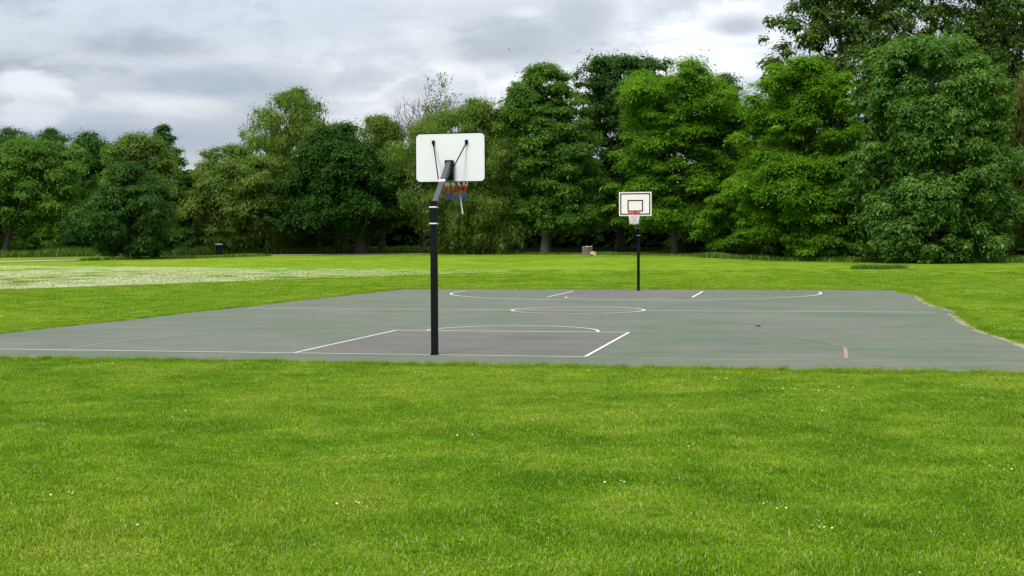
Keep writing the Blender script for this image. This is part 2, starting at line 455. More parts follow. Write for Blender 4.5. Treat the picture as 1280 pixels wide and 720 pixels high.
def beam(bm, a, b, wx, wz):
    """square tube from a to b in the y-z plane of the hoop"""
    a, b = Vector(a), Vector(b); d = (b - a); l = d.length; q = d.to_track_quat('Y', 'Z').to_matrix().to_4x4(); q.translation = a
    return box(bm, (-wx / 2, 0, -wz / 2), (wx / 2, l, wz / 2), q)

def hoop(loc, rz, label, bw, bh, bz0, near):
    """+y of the hoop points into the court"""
    t = empty('basketball_hoop', loc, label, 'hoop', 'basketball hoops on the court', rz)
    OV = 1.08 if near else 1.00                     # overhang of the board
    top = 2.50
    bm = bmesh.new(); box(bm, (-.052, -.052, 0), (.052, .052, top)); pole = bm_obj('pole', bm, M_black, t, bevel=.012)
    bm = bmesh.new(); box(bm, (-.060, -.060, 0), (.060, .060, .02)); bm_obj('base_plate', bm, M_black, pole)
    for z in (2.12, 2.385):
        bm = bmesh.new(); box(bm, (-.063, -.063, z), (.063, .063, z + .020)); bm_obj('collar', bm, M_galv, pole, bevel=.004)
    bm = bmesh.new(); box(bm, (-.058, -.058, 2.141), (.058, .058, 2.384)); bm_obj('sleeve', bm, M_black, pole, bevel=.008)
    # arm: up and out from the pole to the back of the board
    A = (0, .03, 2.42); B = (0, OV - .10, 3.16)
    bm = bmesh.new(); beam(bm, A, B, .088, .092); arm = bm_obj('arm', bm, M_grey, t, bevel=.008)
    d = Vector(B) - Vector(A); Cp = Vector(A) + d * .53
    bm = bmesh.new(); beam(bm, Cp - d.normalized() * .03, Cp + d.normalized() * .03, .116, .118); bm_obj('clamp', bm, M_galv, arm, bevel=.004)
    bm = bmesh.new(); box(bm, (-.07, OV - .13, 2.88), (.07, OV - .022, 3.22)); bm_obj('mounting_bracket', bm, M_grey if not near else M_black, arm, bevel=.006)
    for s in (-1, 1):
        tb = Tubes(); tb.add([(s * .055, Cp.y, Cp.z), (s * .29, OV - .03, bz0 + bh * .80)], .0105, 8)
        st = tb.build('strut', M_black, t)
        bm = bmesh.new(); box(bm, (s * .29 - .022, OV - .05, bz0 + bh * .80 - .02), (s * .29 + .022, OV - .0135, bz0 + bh * .80 + .05)); bm_obj('strut_foot', bm, M_black, st)
    cz = bz0 + bh / 2
    bm = bmesh.new(); rr = .07 if near else .012
    plate(bm, rounded_rect(bw, bh, rr), OV - .013, OV + .013, cz)
    board = bm_obj('backboard', bm, M_board if near else M_cream, t)
    if near:
        bm = bmesh.new(); ring_plate(bm, rounded_rect(bw + .026, bh + .026, rr + .013), rounded_rect(bw + .002, bh + .002, rr), OV - .018, OV + .018, cz)
        bm_obj('edge_trim', bm, M_black, board)
    # painted border and target square on the playing face
    bm = bmesh.new(); g = .045
    ring_plate(bm, rounded_rect(bw - 2 * g, bh - 2 * g, .004), rounded_rect(bw - 2 * g - .09, bh - 2 * g - .09, .003), OV + .0132, OV + .016, cz)
    bm_obj('painted_border', bm, M_black, board)
    bm = bmesh.new(); sw, sh = .59, .44; sz = bz0 + .16 + sh / 2
    ring_plate(bm, rounded_rect(sw, sh, .004), rounded_rect(sw - .09, sh - .09, .003), OV + .0132, OV + .016, sz)
    bm_obj('target_square', bm, M_black, board)
    # rim
    RZ, RR = bz0 + (.13 if near else .12), .225; RC = OV + .15 + RR
    a = np.linspace(0, 2 * np.pi, 33)
    tb = Tubes(); tb.add(np.c_[RR * np.cos(a), RC + RR * np.sin(a), np.full(33, RZ)], .011, 8); rim = tb.build('rim', M_rim, t)
    bm = bmesh.new(); box(bm, (-.07, OV + .014, RZ - .10), (.07, OV + .03, RZ + .04)); box(bm, (-.055, OV + .031, RZ - .012), (.055, OV + .165, RZ + .006)); bm_obj('rim_bracket', bm, M_rim, rim)
    # net: crossing strands, in bands
    H = .42; NS = 12; zs = np.linspace(0, 1, 13)
    def rad(u): return RR * (1 - .30 * u ** .8)
    bands = [('white_band', M_nwhite, 0, 5), ('red_band', M_nred, 5, 9), ('blue_band', M_nblue, 9, 12)] if near else [('red_band', M_nred, 0, 2), ('white_band', M_nwhite, 2, 12)]
    net = None
    for nm, mt, i0, i1 in bands:
        tb = Tubes()
        for k in range(NS):
            for s in (-1, 1):
                p = []
                for i in range(i0, i1 + 1):
                    u = zs[i]; an = 2 * math.pi * k / NS + s * u * math.pi / NS * 6
                    jit = .006 * math.sin(k * 5.1 + i * 2.3)
                    p.append(((rad(u) + jit) * math.cos(an), RC + (rad(u) + jit) * math.sin(an), RZ - .012 - H * u * (1 + .05 * math.sin(k * 2.2))))
                tb.add(p, .0062 if near else .010, 5)
        if net is None: net = empty('net', (0, 0, 0)); net.parent = t
        tb.build(nm, mt, net)
    if not near: return t
    tb = Tubes()
    x0 = .10
    tb.add([(x0, RC - .10, RZ - H * .85), (x0 + .02, RC - .10, RZ - H - .12), (x0 + .045, RC - .11, RZ - H - .26)], [.012, .011, .013], 6)
    tb.build('loose_strand', M_nwhite, net)
    return t
hoop((-0.03, 0.03, 0.0245), 0.0, 'black hoop post with plain white rounded backboard and red, white and blue net', 1.20, .81, 2.865, True)
hoop((-0.06, L + 0.55, 0.022), math.pi, 'black hoop post whose backboard has a black border and target square', 1.23, .90, 2.86, False)

# ------------------------------------------------------------------ trees
def rand_dirs(n, r):
    v = r.normal(size=(n, 3)); return v / np.linalg.norm(v, axis=1)[:, None]
def unit(v): return v / (np.linalg.norm(v, axis=1)[:, None] + 1e-9)

def leaf_quads(c, nrm, tip, Ls, Ws, r, fold=0.25):
    a = unit(tip - nrm * np.sum(tip * nrm, 1)[:, None]); b = np.cross(nrm, a)
    Ls = Ls[:, None]; Ws = Ws[:, None]; f = nrm * Ws * fold
    V = np.stack([c - a * Ls * .5, c + b * Ws * .5 + f + a * Ls * .06, c + a * Ls * .5 - nrm * Ls * .12, c - b * Ws * .5 + f + a * Ls * .06], 1)
    return V.reshape(-1, 3)

def leaf_tris(c, nrm, tip, Ls, Ws, r):
    a = unit(tip - nrm * np.sum(tip * nrm, 1)[:, None]); b = np.cross(nrm, a); Ls = Ls[:, None]; Ws = Ws[:, None]
    sd = np.where(r.random(len(c)) < .5, -1.0, 1.0)[:, None]
    V = np.stack([c - a * Ls * .5 - b * Ws * .2 * sd, c + b * Ws * .62 * sd + a * Ls * .05 + nrm * Ws * .15, c + a * Ls * .52 - b * Ws * .34 * sd - nrm * Ls * .10], 1)
    return V.reshape(-1, 3)

BARK = mat_bark('bark_grey_brown', (.055, .046, .036), (.12, .10, .08))
BARK_D = mat_bark('bark_dark', (.022, .019, .016), (.055, .047, .038))
LEAF = {
 'dark':   mat_leaf('leaf_dark', (.016, .055, .007), (.062, .150, .020), .35, .015),
 'mid':    mat_leaf('leaf_mid', (.038, .108, .010), (.130, .245, .030), .40, .012),
 'olive':  mat_leaf('leaf_olive', (.056, .115, .012), (.190, .285, .052), .40, .012),
 'bright': mat_leaf('leaf_bright', (.060, .165, .007), (.180, .350, .020), .45, .010),
 'lime':   mat_leaf('leaf_lime', (.058, .160, .007), (.160, .325, .022), .45, .010),
 'chest':  mat_leaf('leaf_chestnut', (.030, .100, .010), (.150, .285, .044), .38, .020, .38),
 'poplar': mat_leaf('leaf_poplar', (.034, .085, .012), (.120, .200, .040), .38, .015),
 'brown':  mat_leaf('leaf_brownish', (.056, .078, .012), (.195, .200, .055), .40, .010),
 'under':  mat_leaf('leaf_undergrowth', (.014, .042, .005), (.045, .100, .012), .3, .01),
}

def lumpy(r, wl0, wl1, k=7):
    wv = rand_dirs(k, r) * (2 * np.pi / r.uniform(wl0, wl1, k))[:, None]; ph = r.uniform(0, 6.28, k)
    return lambda p: np.sin(p @ wv.T + ph).sum(1) / math.sqrt(k / 2)          # about unit variance

def crown_points(prof, npuff, r, pr, flat, depth, shell=0.62, ragged=.16, holes=.22):
    """puff centres inside the crown's outline. prof rows: z, x_left, x_right"""
    prof = np.asarray(prof); z = prof[:, 0]; o = np.argsort(z); z = z[o]; xl = prof[o, 1]; xr = prof[o, 2]
    zz = np.linspace(z[0], z[-1], 80); wl = np.interp(zz, z, xl); wr = np.interp(zz, z, xr); wt = (wr - wl) + 0.6
    npuff = int(npuff / (1 - holes))
    zi = r.choice(80, size=npuff, p=wt / wt.sum()); zc_ = zz[zi] + r.uniform(-.5, .5, npuff) * (zz[1] - zz[0])
    cx = (wl[zi] + wr[zi]) / 2; hw = (wr[zi] - wl[zi]) / 2
    rad = pr * np.exp(r.normal(-.12, .36, npuff))
    rad = np.clip(rad, pr * .35, np.minimum(pr * 1.7, hw * .8 + .25))
    th = r.uniform(0, 2 * np.pi, npuff)
    rf = np.sqrt(r.uniform(shell ** 2, 1, npuff)); inner = r.random(npuff) < .22; rf[inner] *= .55
    f1, f2 = lumpy(r, 2.6, 6.5), lumpy(r, 2.0, 4.5)
    q = np.stack([np.cos(th) * hw, np.sin(th) * hw, zc_], -1); bulge = 1.10 + ragged * np.clip(f1(q), -1.6, 1.8)
    x = cx + np.cos(th) * rf * np.maximum(hw * bulge - rad * .50, .05); y = np.sin(th) * rf * np.maximum(hw * depth * bulge - rad * .50, .05)
    zc_ = np.minimum(zc_, z[-1] - rad * flat * .55 + .25 * f2(q) * pr * .5)
    zc_ = np.maximum(zc_, z[0])
    c = np.stack([x, y, zc_], -1)
    keep = inner | (f2(c) > np.quantile(f2(c), holes))                       # gaps between the boughs
    return c[keep], rad[keep]

def grow_tree(name, label, px, d, prof_px, style, leaf, nleaf, seed, base_row=None, bark=BARK, trunk_r=None, lsize=.30, asp=.5,
              pr=1.1, flat=.75, depth=.85, shell=.62, npuff=None, group=None, cat='tree', lean=0.0, fork=.45, spray=.06, ragged=.17, holes=.27):
    r = np.random.default_rng(seed)
    base = ground_at(px, base_row) if base_row else ground_d(px, d)
    d = float(np.dot(base - CAM, FWD0)); k = d / F_PX
    hor = lambda x: 306.0 - (x - 640) * 0.0048
    prof = [(CAM[2] - base[2] + (hor(px) - y) * k, (a - px) * k, (b - px) * k) for y, a, b in prof_px]
    prof = [(max(p[0], .35), p[1], p[2]) for p in prof]
    zt = max(p[0] for p in prof); zb = min(p[0] for p in prof); wmax = max(p[2] - p[1] for p in prof)
    t = empty(name, base, label, cat, group, rz=math.atan2(RIGHT0[1], RIGHT0[0]))
    if npuff is None: npuff = int(np.clip(2.9 * wmax * (zt - zb) / (pr * pr), 40, 420))
    Cn, Rd = crown_points(prof, npuff, r, pr, flat, depth, shell, ragged, holes); npuff = len(Cn)
    # --- trunk and limbs
    tr = trunk_r or .022 * zt + .04
    tb = Tubes(); cxm = np.mean([(p[1] + p[2]) / 2 for p in prof])
    hs = np.linspace(0, 1, 9); ztr = zb + (zt - zb) * .8
    tx = cxm * hs ** 1.5 + lean * np.sin(hs * 3) + r.normal(0, .06, 9) * hs; ty = r.normal(0, .08, 9) * hs
    tp = np.c_[tx, ty, hs * ztr]
    tb.add(tp, tr * (1 - .85 * hs ** .9) * np.r_[1.35, np.ones(8)], 9)
    for i in r.choice(npuff, min(26, npuff), replace=False):
        c = Cn[i]; h0 = np.clip((c[2] - np.hypot(c[0], c[1]) * .6) / ztr, .12 if zb < 1 else max(.15, (zb * fork + .5) / ztr), .92)
        p0 = np.array([np.interp(h0, hs, tx), np.interp(h0, hs, ty), h0 * ztr])
        mid_ = p0 * .5 + c * .5 + np.array([0, 0, -.08 * np.linalg.norm(c - p0)]) + r.normal(0, .15, 3)
        q = np.array([p0, p0 * .72 + mid_ * .28 + r.normal(0, .05, 3), mid_, mid_ * .45 + c * .55 + r.normal(0, .08, 3), c])
        rr = tr * (1 - .8 * h0) * .42
        tb.add(q, rr * np.array([1, .85, .62, .38, .12]), 5)
    trunk = tb.build('trunk', bark, t)
    # --- leaves
    back = Cn[:, 1] > .25 * wmax * .5              # the side turned away from the park
    wgt = Rd ** 2 * np.where(back, .38, 1.0); cnt = np.maximum(8, (1.9 * nleaf * wgt / wgt.sum()).astype(int)); pid = np.repeat(np.arange(npuff), cnt); n = len(pid)
    D = rand_dirs(n, r); D[:, 2] = np.where((D[:, 2] < -.1) & (r.random(n) < .72), -D[:, 2], D[:, 2])
    rf = (r.random(n) ** .33)[:, None]
    ptint = r.random(npuff); ax = np.stack([Rd * r.uniform(.85, 1.3, npuff), Rd * r.uniform(.85, 1.3, npuff), Rd * flat * r.uniform(.8, 1.2, npuff)], -1)
    lump = 1 + .28 * np.sin(D[:, 0] * 5 + pid) * np.cos(D[:, 1] * 4 + pid * 1.7)
    core = r.random(n) < .10                     # big overlapping leaf sprays deep inside each clump
    rf[core] *= .55
    off = D * rf * ax[pid] * lump[:, None]
    Ls = lsize * .78 * np.exp(r.normal(0, .3, n)) * np.where(core, 2.6, 1.0) * np.where(back[pid], 1.5, .84); up = np.array([0, 0, 1.0])
    if style == 'willow':
        off[:, 2] -= np.abs(r.normal(0, .5, n)) * Rd[pid] * .9
        nr = unit(D + rand_dirs(n, r) * .7); tip = np.tile([0, 0, -1.0], (n, 1)) + rand_dirs(n, r) * .45 + D * .3; Ws = Ls * asp
    elif style == 'layer':
        off[:, 2] -= .22 * (off[:, 0] ** 2 + off[:, 1] ** 2) / (Rd[pid] + .1)
        nr = unit(D * .45 + up * .9 + rand_dirs(n, r) * .5); tip = D + np.array([0, 0, -.5]) + rand_dirs(n, r) * .5; Ws = Ls * asp
    elif style == 'conifer':
        nr = unit(D * .4 + up * .5 + rand_dirs(n, r) * .6); tip = D * np.array([1, 1, .2]) + np.array([0, 0, -.25]); Ws = Ls * asp
    else:
        nr = unit(D * .75 + up * .75 + rand_dirs(n, r) * .5); tip = D * .6 + np.array([0, 0, -.7]) + rand_dirs(n, r) * .5; Ws = Ls * asp
    c = Cn[pid] + off
    # loose sprays that break the outline
    ns = int(n * spray)
    if ns:
        j = r.integers(0, n, ns); c[j] = c[j] + D[j] * (Rd[pid[j]] * r.uniform(.05, .22, ns))[:, None] + np.array([0, 0, .1])
    c[:, 2] = np.maximum(c[:, 2], .12)
    tint = np.clip(.42 * ptint[pid] + .58 * r.random(n) ** 1.3, 0, 1)
    V = leaf_tris(c, nr, tip, Ls, Ws, r)
    np_mesh('crown', V, np.arange(3 * n).reshape(-1, 3), LEAF[leaf], t, tint)
    return t

LFT = 'trees along the left of the park'; CTR = 'trees behind the far end of the court'; RGT = 'trees behind the right side of the park'
K = 1000
# left cluster
grow_tree('spreading_tree', 'broad mid-green tree with a leaning forked trunk beyond the gravel path', 6, 124, [(178, 15, 60), (190, -15, 85), (215, -40, 106), (250, -55, 112), (264, -50, 106), (280, -60, 20)], 'round', 'mid', 46*K, 11, pr=1.15, group=LFT, trunk_r=.34, lean=.4)
grow_tree('dark_pine_tree', 'dark ragged treetop poking out behind the broad forked tree', 12, 150, [(162, 8, 24), (172, -8, 42), (190, -25, 55), (230, -35, 70), (272, -40, 70)], 'conifer', 'dark', 14*K, 12, pr=1.0, asp=.35, group=LFT, bark=BARK_D, ragged=.10, holes=.10)
grow_tree('dark_pine_tree', 'dark spiky treetop standing left of the round dark tree', 66, 150, [(162, 60, 72), (174, 46, 84), (195, 40, 92), (240, 35, 100), (272, 38, 98)], 'conifer', 'dark', 14*K, 13, pr=.8, asp=.35, group=LFT, bark=BARK_D, ragged=.08, holes=.08)
grow_tree('round_tree', 'round dark green tree between the spiky treetop and the pyramid-shaped tree', 118, 140, [(167, 105, 128), (178, 92, 142), (195, 84, 152), (230, 78, 160), (300, 80, 165)], 'round', 'dark', 26*K, 14, pr=1.1, group=LFT)
grow_tree('leafy_tree', 'olive tree with a rounded top behind the low dark pyramid-shaped tree', 168, 117, [(172, 158, 180), (186, 146, 196), (205, 138, 210), (235, 132, 216), (270, 130, 220), (300, 140, 215)], 'round', 'olive', 34*K, 15, pr=.95, lsize=.27, group=LFT)
grow_tree('pyramid_tree', 'dark pyramid-shaped tree with foliage down to the lawn edge', 158, 0, [(206, 148, 172), (222, 130, 192), (245, 114, 206), (280, 104, 213), (305, 108, 208), (321, 122, 198)], 'round', 'dark', 40*K, 45, base_row=324, pr=.9, lsize=.26, group=LFT, holes=.15)
grow_tree('tall_conifer', 'narrow dark conifer with a pointed tip behind the pyramid-shaped tree', 207, 130, [(157, 201, 210), (166, 197, 215), (178, 193, 220), (190, 191, 228), (215, 190, 238), (260, 188, 245), (308, 185, 250)], 'conifer', 'dark', 28*K, 16, pr=.85, flat=.5, asp=.35, group=LFT, bark=BARK_D, ragged=.06, holes=.06)
grow_tree('leafy_tree', 'light olive green broad tree above the black litter bin', 290, 128, [(180, 278, 302), (193, 262, 322), (212, 247, 348), (238, 238, 364), (268, 240, 366), (292, 246, 340), (308, 262, 312)], 'round', 'olive', 52*K, 17, pr=1.05, lsize=.28, group=LFT)
grow_tree('tall_airy_tree', 'tall airy olive tree rising behind the very dark chestnut', 372, 136, [(112, 366, 386), (124, 340, 402), (145, 322, 420), (170, 308, 436), (200, 306, 450), (250, 320, 450), (300, 330, 440)], 'willow', 'olive', 46*K, 18, pr=1.05, asp=.35, lsize=.30, group=LFT, spray=.12)
grow_tree('chestnut_tree', 'very dark dense chestnut with a stout short trunk', 452, 0, [(156, 420, 444), (172, 392, 466), (198, 370, 492), (232, 358, 508), (262, 354, 512), (280, 360, 500), (289, 372, 470)], 'layer', 'dark', 64*K, 19, base_row=317.5, pr=1.15, trunk_r=.62, lsize=.34, group=CTR, bark=BARK_D)
grow_tree('olive_willow', 'olive willow leaning over the top of the very dark chestnut', 478, 131, [(146, 458, 484), (160, 438, 505), (185, 432, 516), (205, 436, 520), (222, 460, 524)], 'willow', 'olive', 26*K, 20, pr=.95, asp=.32, group=CTR, spray=.1)
grow_tree('weeping_willow', 'light willow with drooping foliage behind the plain white backboard', 612, 0, [(124, 588, 608), (136, 562, 632), (156, 520, 644), (188, 506, 652), (228, 512, 656), (268, 514, 654), (297, 535, 648)], 'willow', 'olive', 66*K, 21, base_row=317.5, pr=1.05, asp=.34, lsize=.29, group=CTR, trunk_r=.30, spray=.08)
grow_tree('maple_tree', 'tall mid-green tree with a stepped conical top beside the light willow', 682, 124, [(80, 668, 692), (94, 650, 706), (116, 638, 716), (138, 624, 734), (180, 626, 744), (230, 632, 748), (272, 636, 746), (288, 645, 736)], 'round', 'mid', 60*K, 122, pr=1.0, lsize=.32, group=CTR, flat=.65, ragged=.10, holes=.2)
grow_tree('dark_tree', 'tall dark tree between the conical tree and the lime green tree', 776, 134, [(72, 756, 808), (86, 738, 830), (112, 726, 845), (160, 722, 850), (220, 725, 845), (262, 735, 830)], 'round', 'dark', 44*K, 23, pr=1.2, lsize=.34, group=CTR, bark=BARK_D)
grow_tree('lime_tree', 'lime green tree with layered boughs above the bordered backboard', 843, 0, [(78, 806, 862), (92, 788, 902), (122, 776, 922), (165, 770, 926), (215, 766, 926), (255, 776, 920), (284, 795, 905)], 'layer', 'lime', 74*K, 24, base_row=318.5, pr=1.35, flat=.45, lsize=.30, group=CTR, trunk_r=.28)
grow_tree('dark_tree', 'dark treetop showing behind the right shoulder of the lime green tree', 905, 134, [(96, 893, 920), (106, 882, 930), (140, 872, 936), (220, 870, 940), (300, 870, 935)], 'round', 'dark', 20*K, 25, pr=1.0, group=CTR, bark=BARK_D)
grow_tree('leafy_tree', 'shaded mid-green tree filling the gap between the lime green and bright green trees', 948, 128, [(132, 935, 962), (150, 918, 985), (190, 905, 995), (240, 900, 1000), (295, 905, 995)], 'round', 'mid', 30*K, 46, pr=1.1, group=CTR, holes=.12)
# right cluster
grow_tree('bright_tree', 'bright green tall tree with layered boughs left of the dome-shaped chestnut', 1000, 98, [(80, 972, 1030), (98, 950, 1058), (135, 934, 1074), (190, 926, 1080), (245, 925, 1082), (300, 935, 1080)], 'layer', 'bright', 84*K, 26, pr=1.15, flat=.5, lsize=.27, group=RGT)
grow_tree('bright_tree', 'low bright green tree with drooping boughs reaching the lawn, touching the dome-shaped chestnut', 1038, 0, [(200, 1028, 1050), (222, 1000, 1072), (250, 990, 1084), (285, 984, 1088), (312, 1000, 1070), (323, 1010, 1055)], 'layer', 'bright', 40*K, 27, base_row=326, pr=.85, flat=.45, lsize=.25, group=RGT)
grow_tree('bright_tree', 'low bright green tree with drooping boughs beside the lime green tree', 938, 0, [(216, 920, 955), (236, 898, 980), (262, 882, 990), (290, 878, 985), (308, 895, 970)], 'layer', 'bright', 40*K, 28, base_row=321, pr=.9, flat=.45, lsize=.26, group=RGT)
grow_tree('chestnut_tree', 'dome-shaped green chestnut with foliage down to the ground', 1166, 0, [(54, 1136, 1198), (63, 1112, 1224), (84, 1092, 1243), (125, 1080, 1254), (210, 1074, 1258), (275, 1078, 1260), (310, 1084, 1256), (325, 1100, 1240)], 'round', 'chest', 105*K, 29, base_row=328, pr=.85, lsize=.30, asp=.55, group=RGT, shell=.8, flat=.85, ragged=.06, holes=.10)
grow_tree('poplar_tree', 'very tall loose poplar behind the bright green tree, its side ragged against the sky', 1050, 116, [(-60, 1010, 1080), (-10, 988, 1110), (35, 968, 1130), (75, 958, 1140), (120, 950, 1150), (300, 960, 1140)], 'round', 'poplar', 58*K, 30, pr=1.1, lsize=.36, group=RGT, spray=.12, ragged=.08, holes=.12)
grow_tree('poplar_tree', 'very tall poplar directly behind the dome-shaped chestnut', 1160, 120, [(-80, 1120, 1210), (-20, 1085, 1235), (40, 1075, 1250), (120, 1075, 1255), (300, 1085, 1250)], 'round', 'poplar', 46*K, 31, pr=1.2, lsize=.38, group=RGT, spray=.1, holes=.12)
grow_tree('poplar_tree', 'very tall poplar behind the brownish tree', 1265, 114, [(-50, 1235, 1310), (0, 1218, 1335), (60, 1208, 1345), (140, 1205, 1350), (300, 1215, 1345)], 'round', 'poplar', 38*K, 32, pr=1.2, lsize=.36, group=RGT, spray=.1, holes=.12)
grow_tree('brownish_tree', 'brownish olive tree with hanging twigs on the right of the dome-shaped chestnut', 1300, 94, [(84, 1275, 1320), (110, 1252, 1345), (165, 1240, 1360), (230, 1236, 1365), (275, 1240, 1360), (292, 1250, 1350)], 'willow', 'brown', 40*K, 33, pr=.9, lsize=.26, asp=.34, group=RGT)

# bare tree with a few leaves at the top
def bare_tree():
    r = np.random.default_rng(5)
    base = ground_d(528, 134); k = 134 / F_PX
    t = empty('bare_tree', base, 'half-bare tree with thin twigs against the sky above the plain white backboard', 'tree', CTR, rz=math.atan2(RIGHT0[1], RIGHT0[0]))
    tb = Tubes(); tips = []
    def br(p, dvec, ln, rad, lev):
        n = 5; q = [p]; dd = dvec
        for i in range(n):
            dd = dd + r.normal(0, .16, 3) + np.array([0, 0, .03]); dd /= np.linalg.norm(dd); q.append(q[-1] + dd * ln / n)
        tb.add(q, np.linspace(rad, rad * .45, n + 1), 5)
        if lev == 0: tips.append(q[-1]); tips.append(q[-3]); return
        for i in range(3 if lev > 1 else 4):
            f = r.integers(2, n + 1); ang = r.normal(0, .75, 3); nd = dd + ang * .8; nd /= np.linalg.norm(nd)
            br(q[f], nd, ln * r.uniform(.55, .8), rad * .5, lev - 1)
        br(q[-1], dd, ln * .7, rad * .5, lev - 1)
    H = (306 - 172) * k
    tb.add([(0, 0, 0), (.1, 0, H * .5), (.0, 0, H * .95)], [.28, .2, .13], 7)
    for dv, ln in (((-.75, .1, 1), 2.6), ((.35, .1, 1), 3.2), ((-.35, -.4, 1), 2.9), ((.12, .4, 1), 3.3), ((-1.0, 0, .6), 2.3), ((-.1, 0, .9), 2.9), ((.2, -.2, 1), 3.4)):
        br(np.array([0, 0, H * .86 + .5 * r.random()]), np.array(dv) / np.linalg.norm(dv), ln, .10, 3)
    tb.build('trunk', BARK, t)
    tips = np.array(tips); tips = tips[(tips[:, 0] > .3)]
    j = r.integers(0, len(tips), 1500); n = len(j); c = tips[j] + r.normal(0, .16, (n, 3))
    V = leaf_quads(c, rand_dirs(n, r), rand_dirs(n, r), np.full(n, .24), np.full(n, .11), r)
    np_mesh('crown', V, np.arange(4 * n).reshape(-1, 4), LEAF['olive'], t, r.random(n))
bare_tree()

# far wood closing the view behind the row
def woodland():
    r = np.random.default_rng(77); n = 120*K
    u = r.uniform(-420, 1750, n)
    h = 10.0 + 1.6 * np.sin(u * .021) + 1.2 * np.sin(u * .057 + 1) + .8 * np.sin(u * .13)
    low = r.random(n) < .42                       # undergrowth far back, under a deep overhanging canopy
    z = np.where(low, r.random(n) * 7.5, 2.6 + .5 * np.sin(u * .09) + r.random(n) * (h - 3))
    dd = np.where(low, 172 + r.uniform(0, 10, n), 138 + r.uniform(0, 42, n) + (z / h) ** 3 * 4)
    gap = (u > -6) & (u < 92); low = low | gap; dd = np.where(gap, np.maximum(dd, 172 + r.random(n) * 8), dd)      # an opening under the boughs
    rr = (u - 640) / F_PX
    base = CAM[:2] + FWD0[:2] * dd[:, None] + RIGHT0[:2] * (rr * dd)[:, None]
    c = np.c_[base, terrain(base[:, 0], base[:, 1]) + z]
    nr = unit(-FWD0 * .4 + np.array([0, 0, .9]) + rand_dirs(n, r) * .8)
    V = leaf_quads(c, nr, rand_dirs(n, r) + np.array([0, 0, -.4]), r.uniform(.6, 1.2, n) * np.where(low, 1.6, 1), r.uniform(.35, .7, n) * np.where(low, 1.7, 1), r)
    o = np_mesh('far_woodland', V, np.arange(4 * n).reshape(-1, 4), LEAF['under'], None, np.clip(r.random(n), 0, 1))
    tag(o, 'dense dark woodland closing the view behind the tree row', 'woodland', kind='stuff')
woodland()

# dark sheet laid over the ground, tree shade painted into its colour
def tree_shade_sheet():
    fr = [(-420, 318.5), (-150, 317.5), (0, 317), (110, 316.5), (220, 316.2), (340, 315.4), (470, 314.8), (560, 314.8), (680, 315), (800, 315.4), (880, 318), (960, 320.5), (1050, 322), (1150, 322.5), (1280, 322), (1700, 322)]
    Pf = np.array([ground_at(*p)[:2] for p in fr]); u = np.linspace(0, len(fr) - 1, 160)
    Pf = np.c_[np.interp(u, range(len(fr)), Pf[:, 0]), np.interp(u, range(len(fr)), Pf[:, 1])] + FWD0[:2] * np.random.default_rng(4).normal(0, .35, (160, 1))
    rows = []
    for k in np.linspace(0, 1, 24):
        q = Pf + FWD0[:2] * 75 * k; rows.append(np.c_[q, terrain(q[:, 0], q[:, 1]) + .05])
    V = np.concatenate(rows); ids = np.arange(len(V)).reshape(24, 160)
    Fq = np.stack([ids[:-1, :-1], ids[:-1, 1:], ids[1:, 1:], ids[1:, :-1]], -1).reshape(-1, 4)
    tag(np_mesh('tree_shade_sheet', V, Fq, plain('tree_shade_paint', (.012, .018, .006), 1.0, vary=.5, scale=1.2, bump=.6, spec=0.0)), kind='structure')
tree_shade_sheet()

def bush(px, d, top, half, leaf, nleaf, seed, label, lsize=.26):
    g = 318
    grow_tree('bush', label, px, d, [(top, px - half * .35, px + half * .35), (top + 8, px - half * .8, px + half * .8), (top + 20, px - half, px + half), (g - 3, px - half, px + half)], 'round', leaf, nleaf, seed, pr=.7, lsize=lsize, cat='bush', trunk_r=.07, group='bushes in the shade under the trees', holes=.1)
bush(48, 150, 279, 46, 'lime', 9*K, 51, 'pale sunlit bush in the opening under the leaning forked tree')
bush(105, 134, 285, 34, 'dark', 8*K, 53, 'dark bush between the forked tree and the pyramid-shaped tree')
bush(230, 128, 286, 34, 'dark', 8*K, 54, 'dark bush between the pyramid-shaped tree and the black litter bin')
bush(880, 132, 284, 44, 'under', 8*K, 58, 'dark bush between the lime green tree and the low bright tree')
bush(1005, 108, 285, 60, 'under', 10*K, 59, 'dark bush filling the shade behind the low bright green trees')
bush(1270, 112, 292, 50, 'under', 8*K, 60, 'dark bush in the hollow under the brownish tree')

# small sapling by the stump
def small_plant(name, label, cat, px, row, h, wid, n, leaf, seed, size=.12):
    r = np.random.default_rng(seed); b = ground_at(px, row)
    t = empty(name, b, label, cat)
    tb = Tubes(); tips = []
    for i in range(7):
        a = r.uniform(0, 6.28); e = np.array([math.cos(a) * wid * r.uniform(.2, 1), math.sin(a) * wid * r.uniform(.2, 1), h * r.uniform(.5, 1)])
        tb.add([(0, 0, 0), e * .5 + np.array([0, 0, .1]), e], [.025, .016, .008], 5); tips += [e, e * .75]
    tb.build('stem', BARK, t)
    tips = np.array(tips); c = tips[r.integers(0, len(tips), n)] + r.normal(0, .11, (n, 3)); c[:, 2] = np.maximum(c[:, 2], .05)
    V = leaf_quads(c, unit(rand_dirs(n, r) + np.array([0, 0, .7])), rand_dirs(n, r), r.uniform(.7, 1.3, n) * size, r.uniform(.7, 1.3, n) * size * .5, r)
    np_mesh('foliage', V, np.arange(4 * n).reshape(-1, 4), LEAF[leaf], t, r.random(n))
small_plant('sapling', 'small pale-leaved sapling on the lawn in front of the conical tree', 'sapling', 683, 317, 1.0, .45, 240, 'olive', 3, .16)

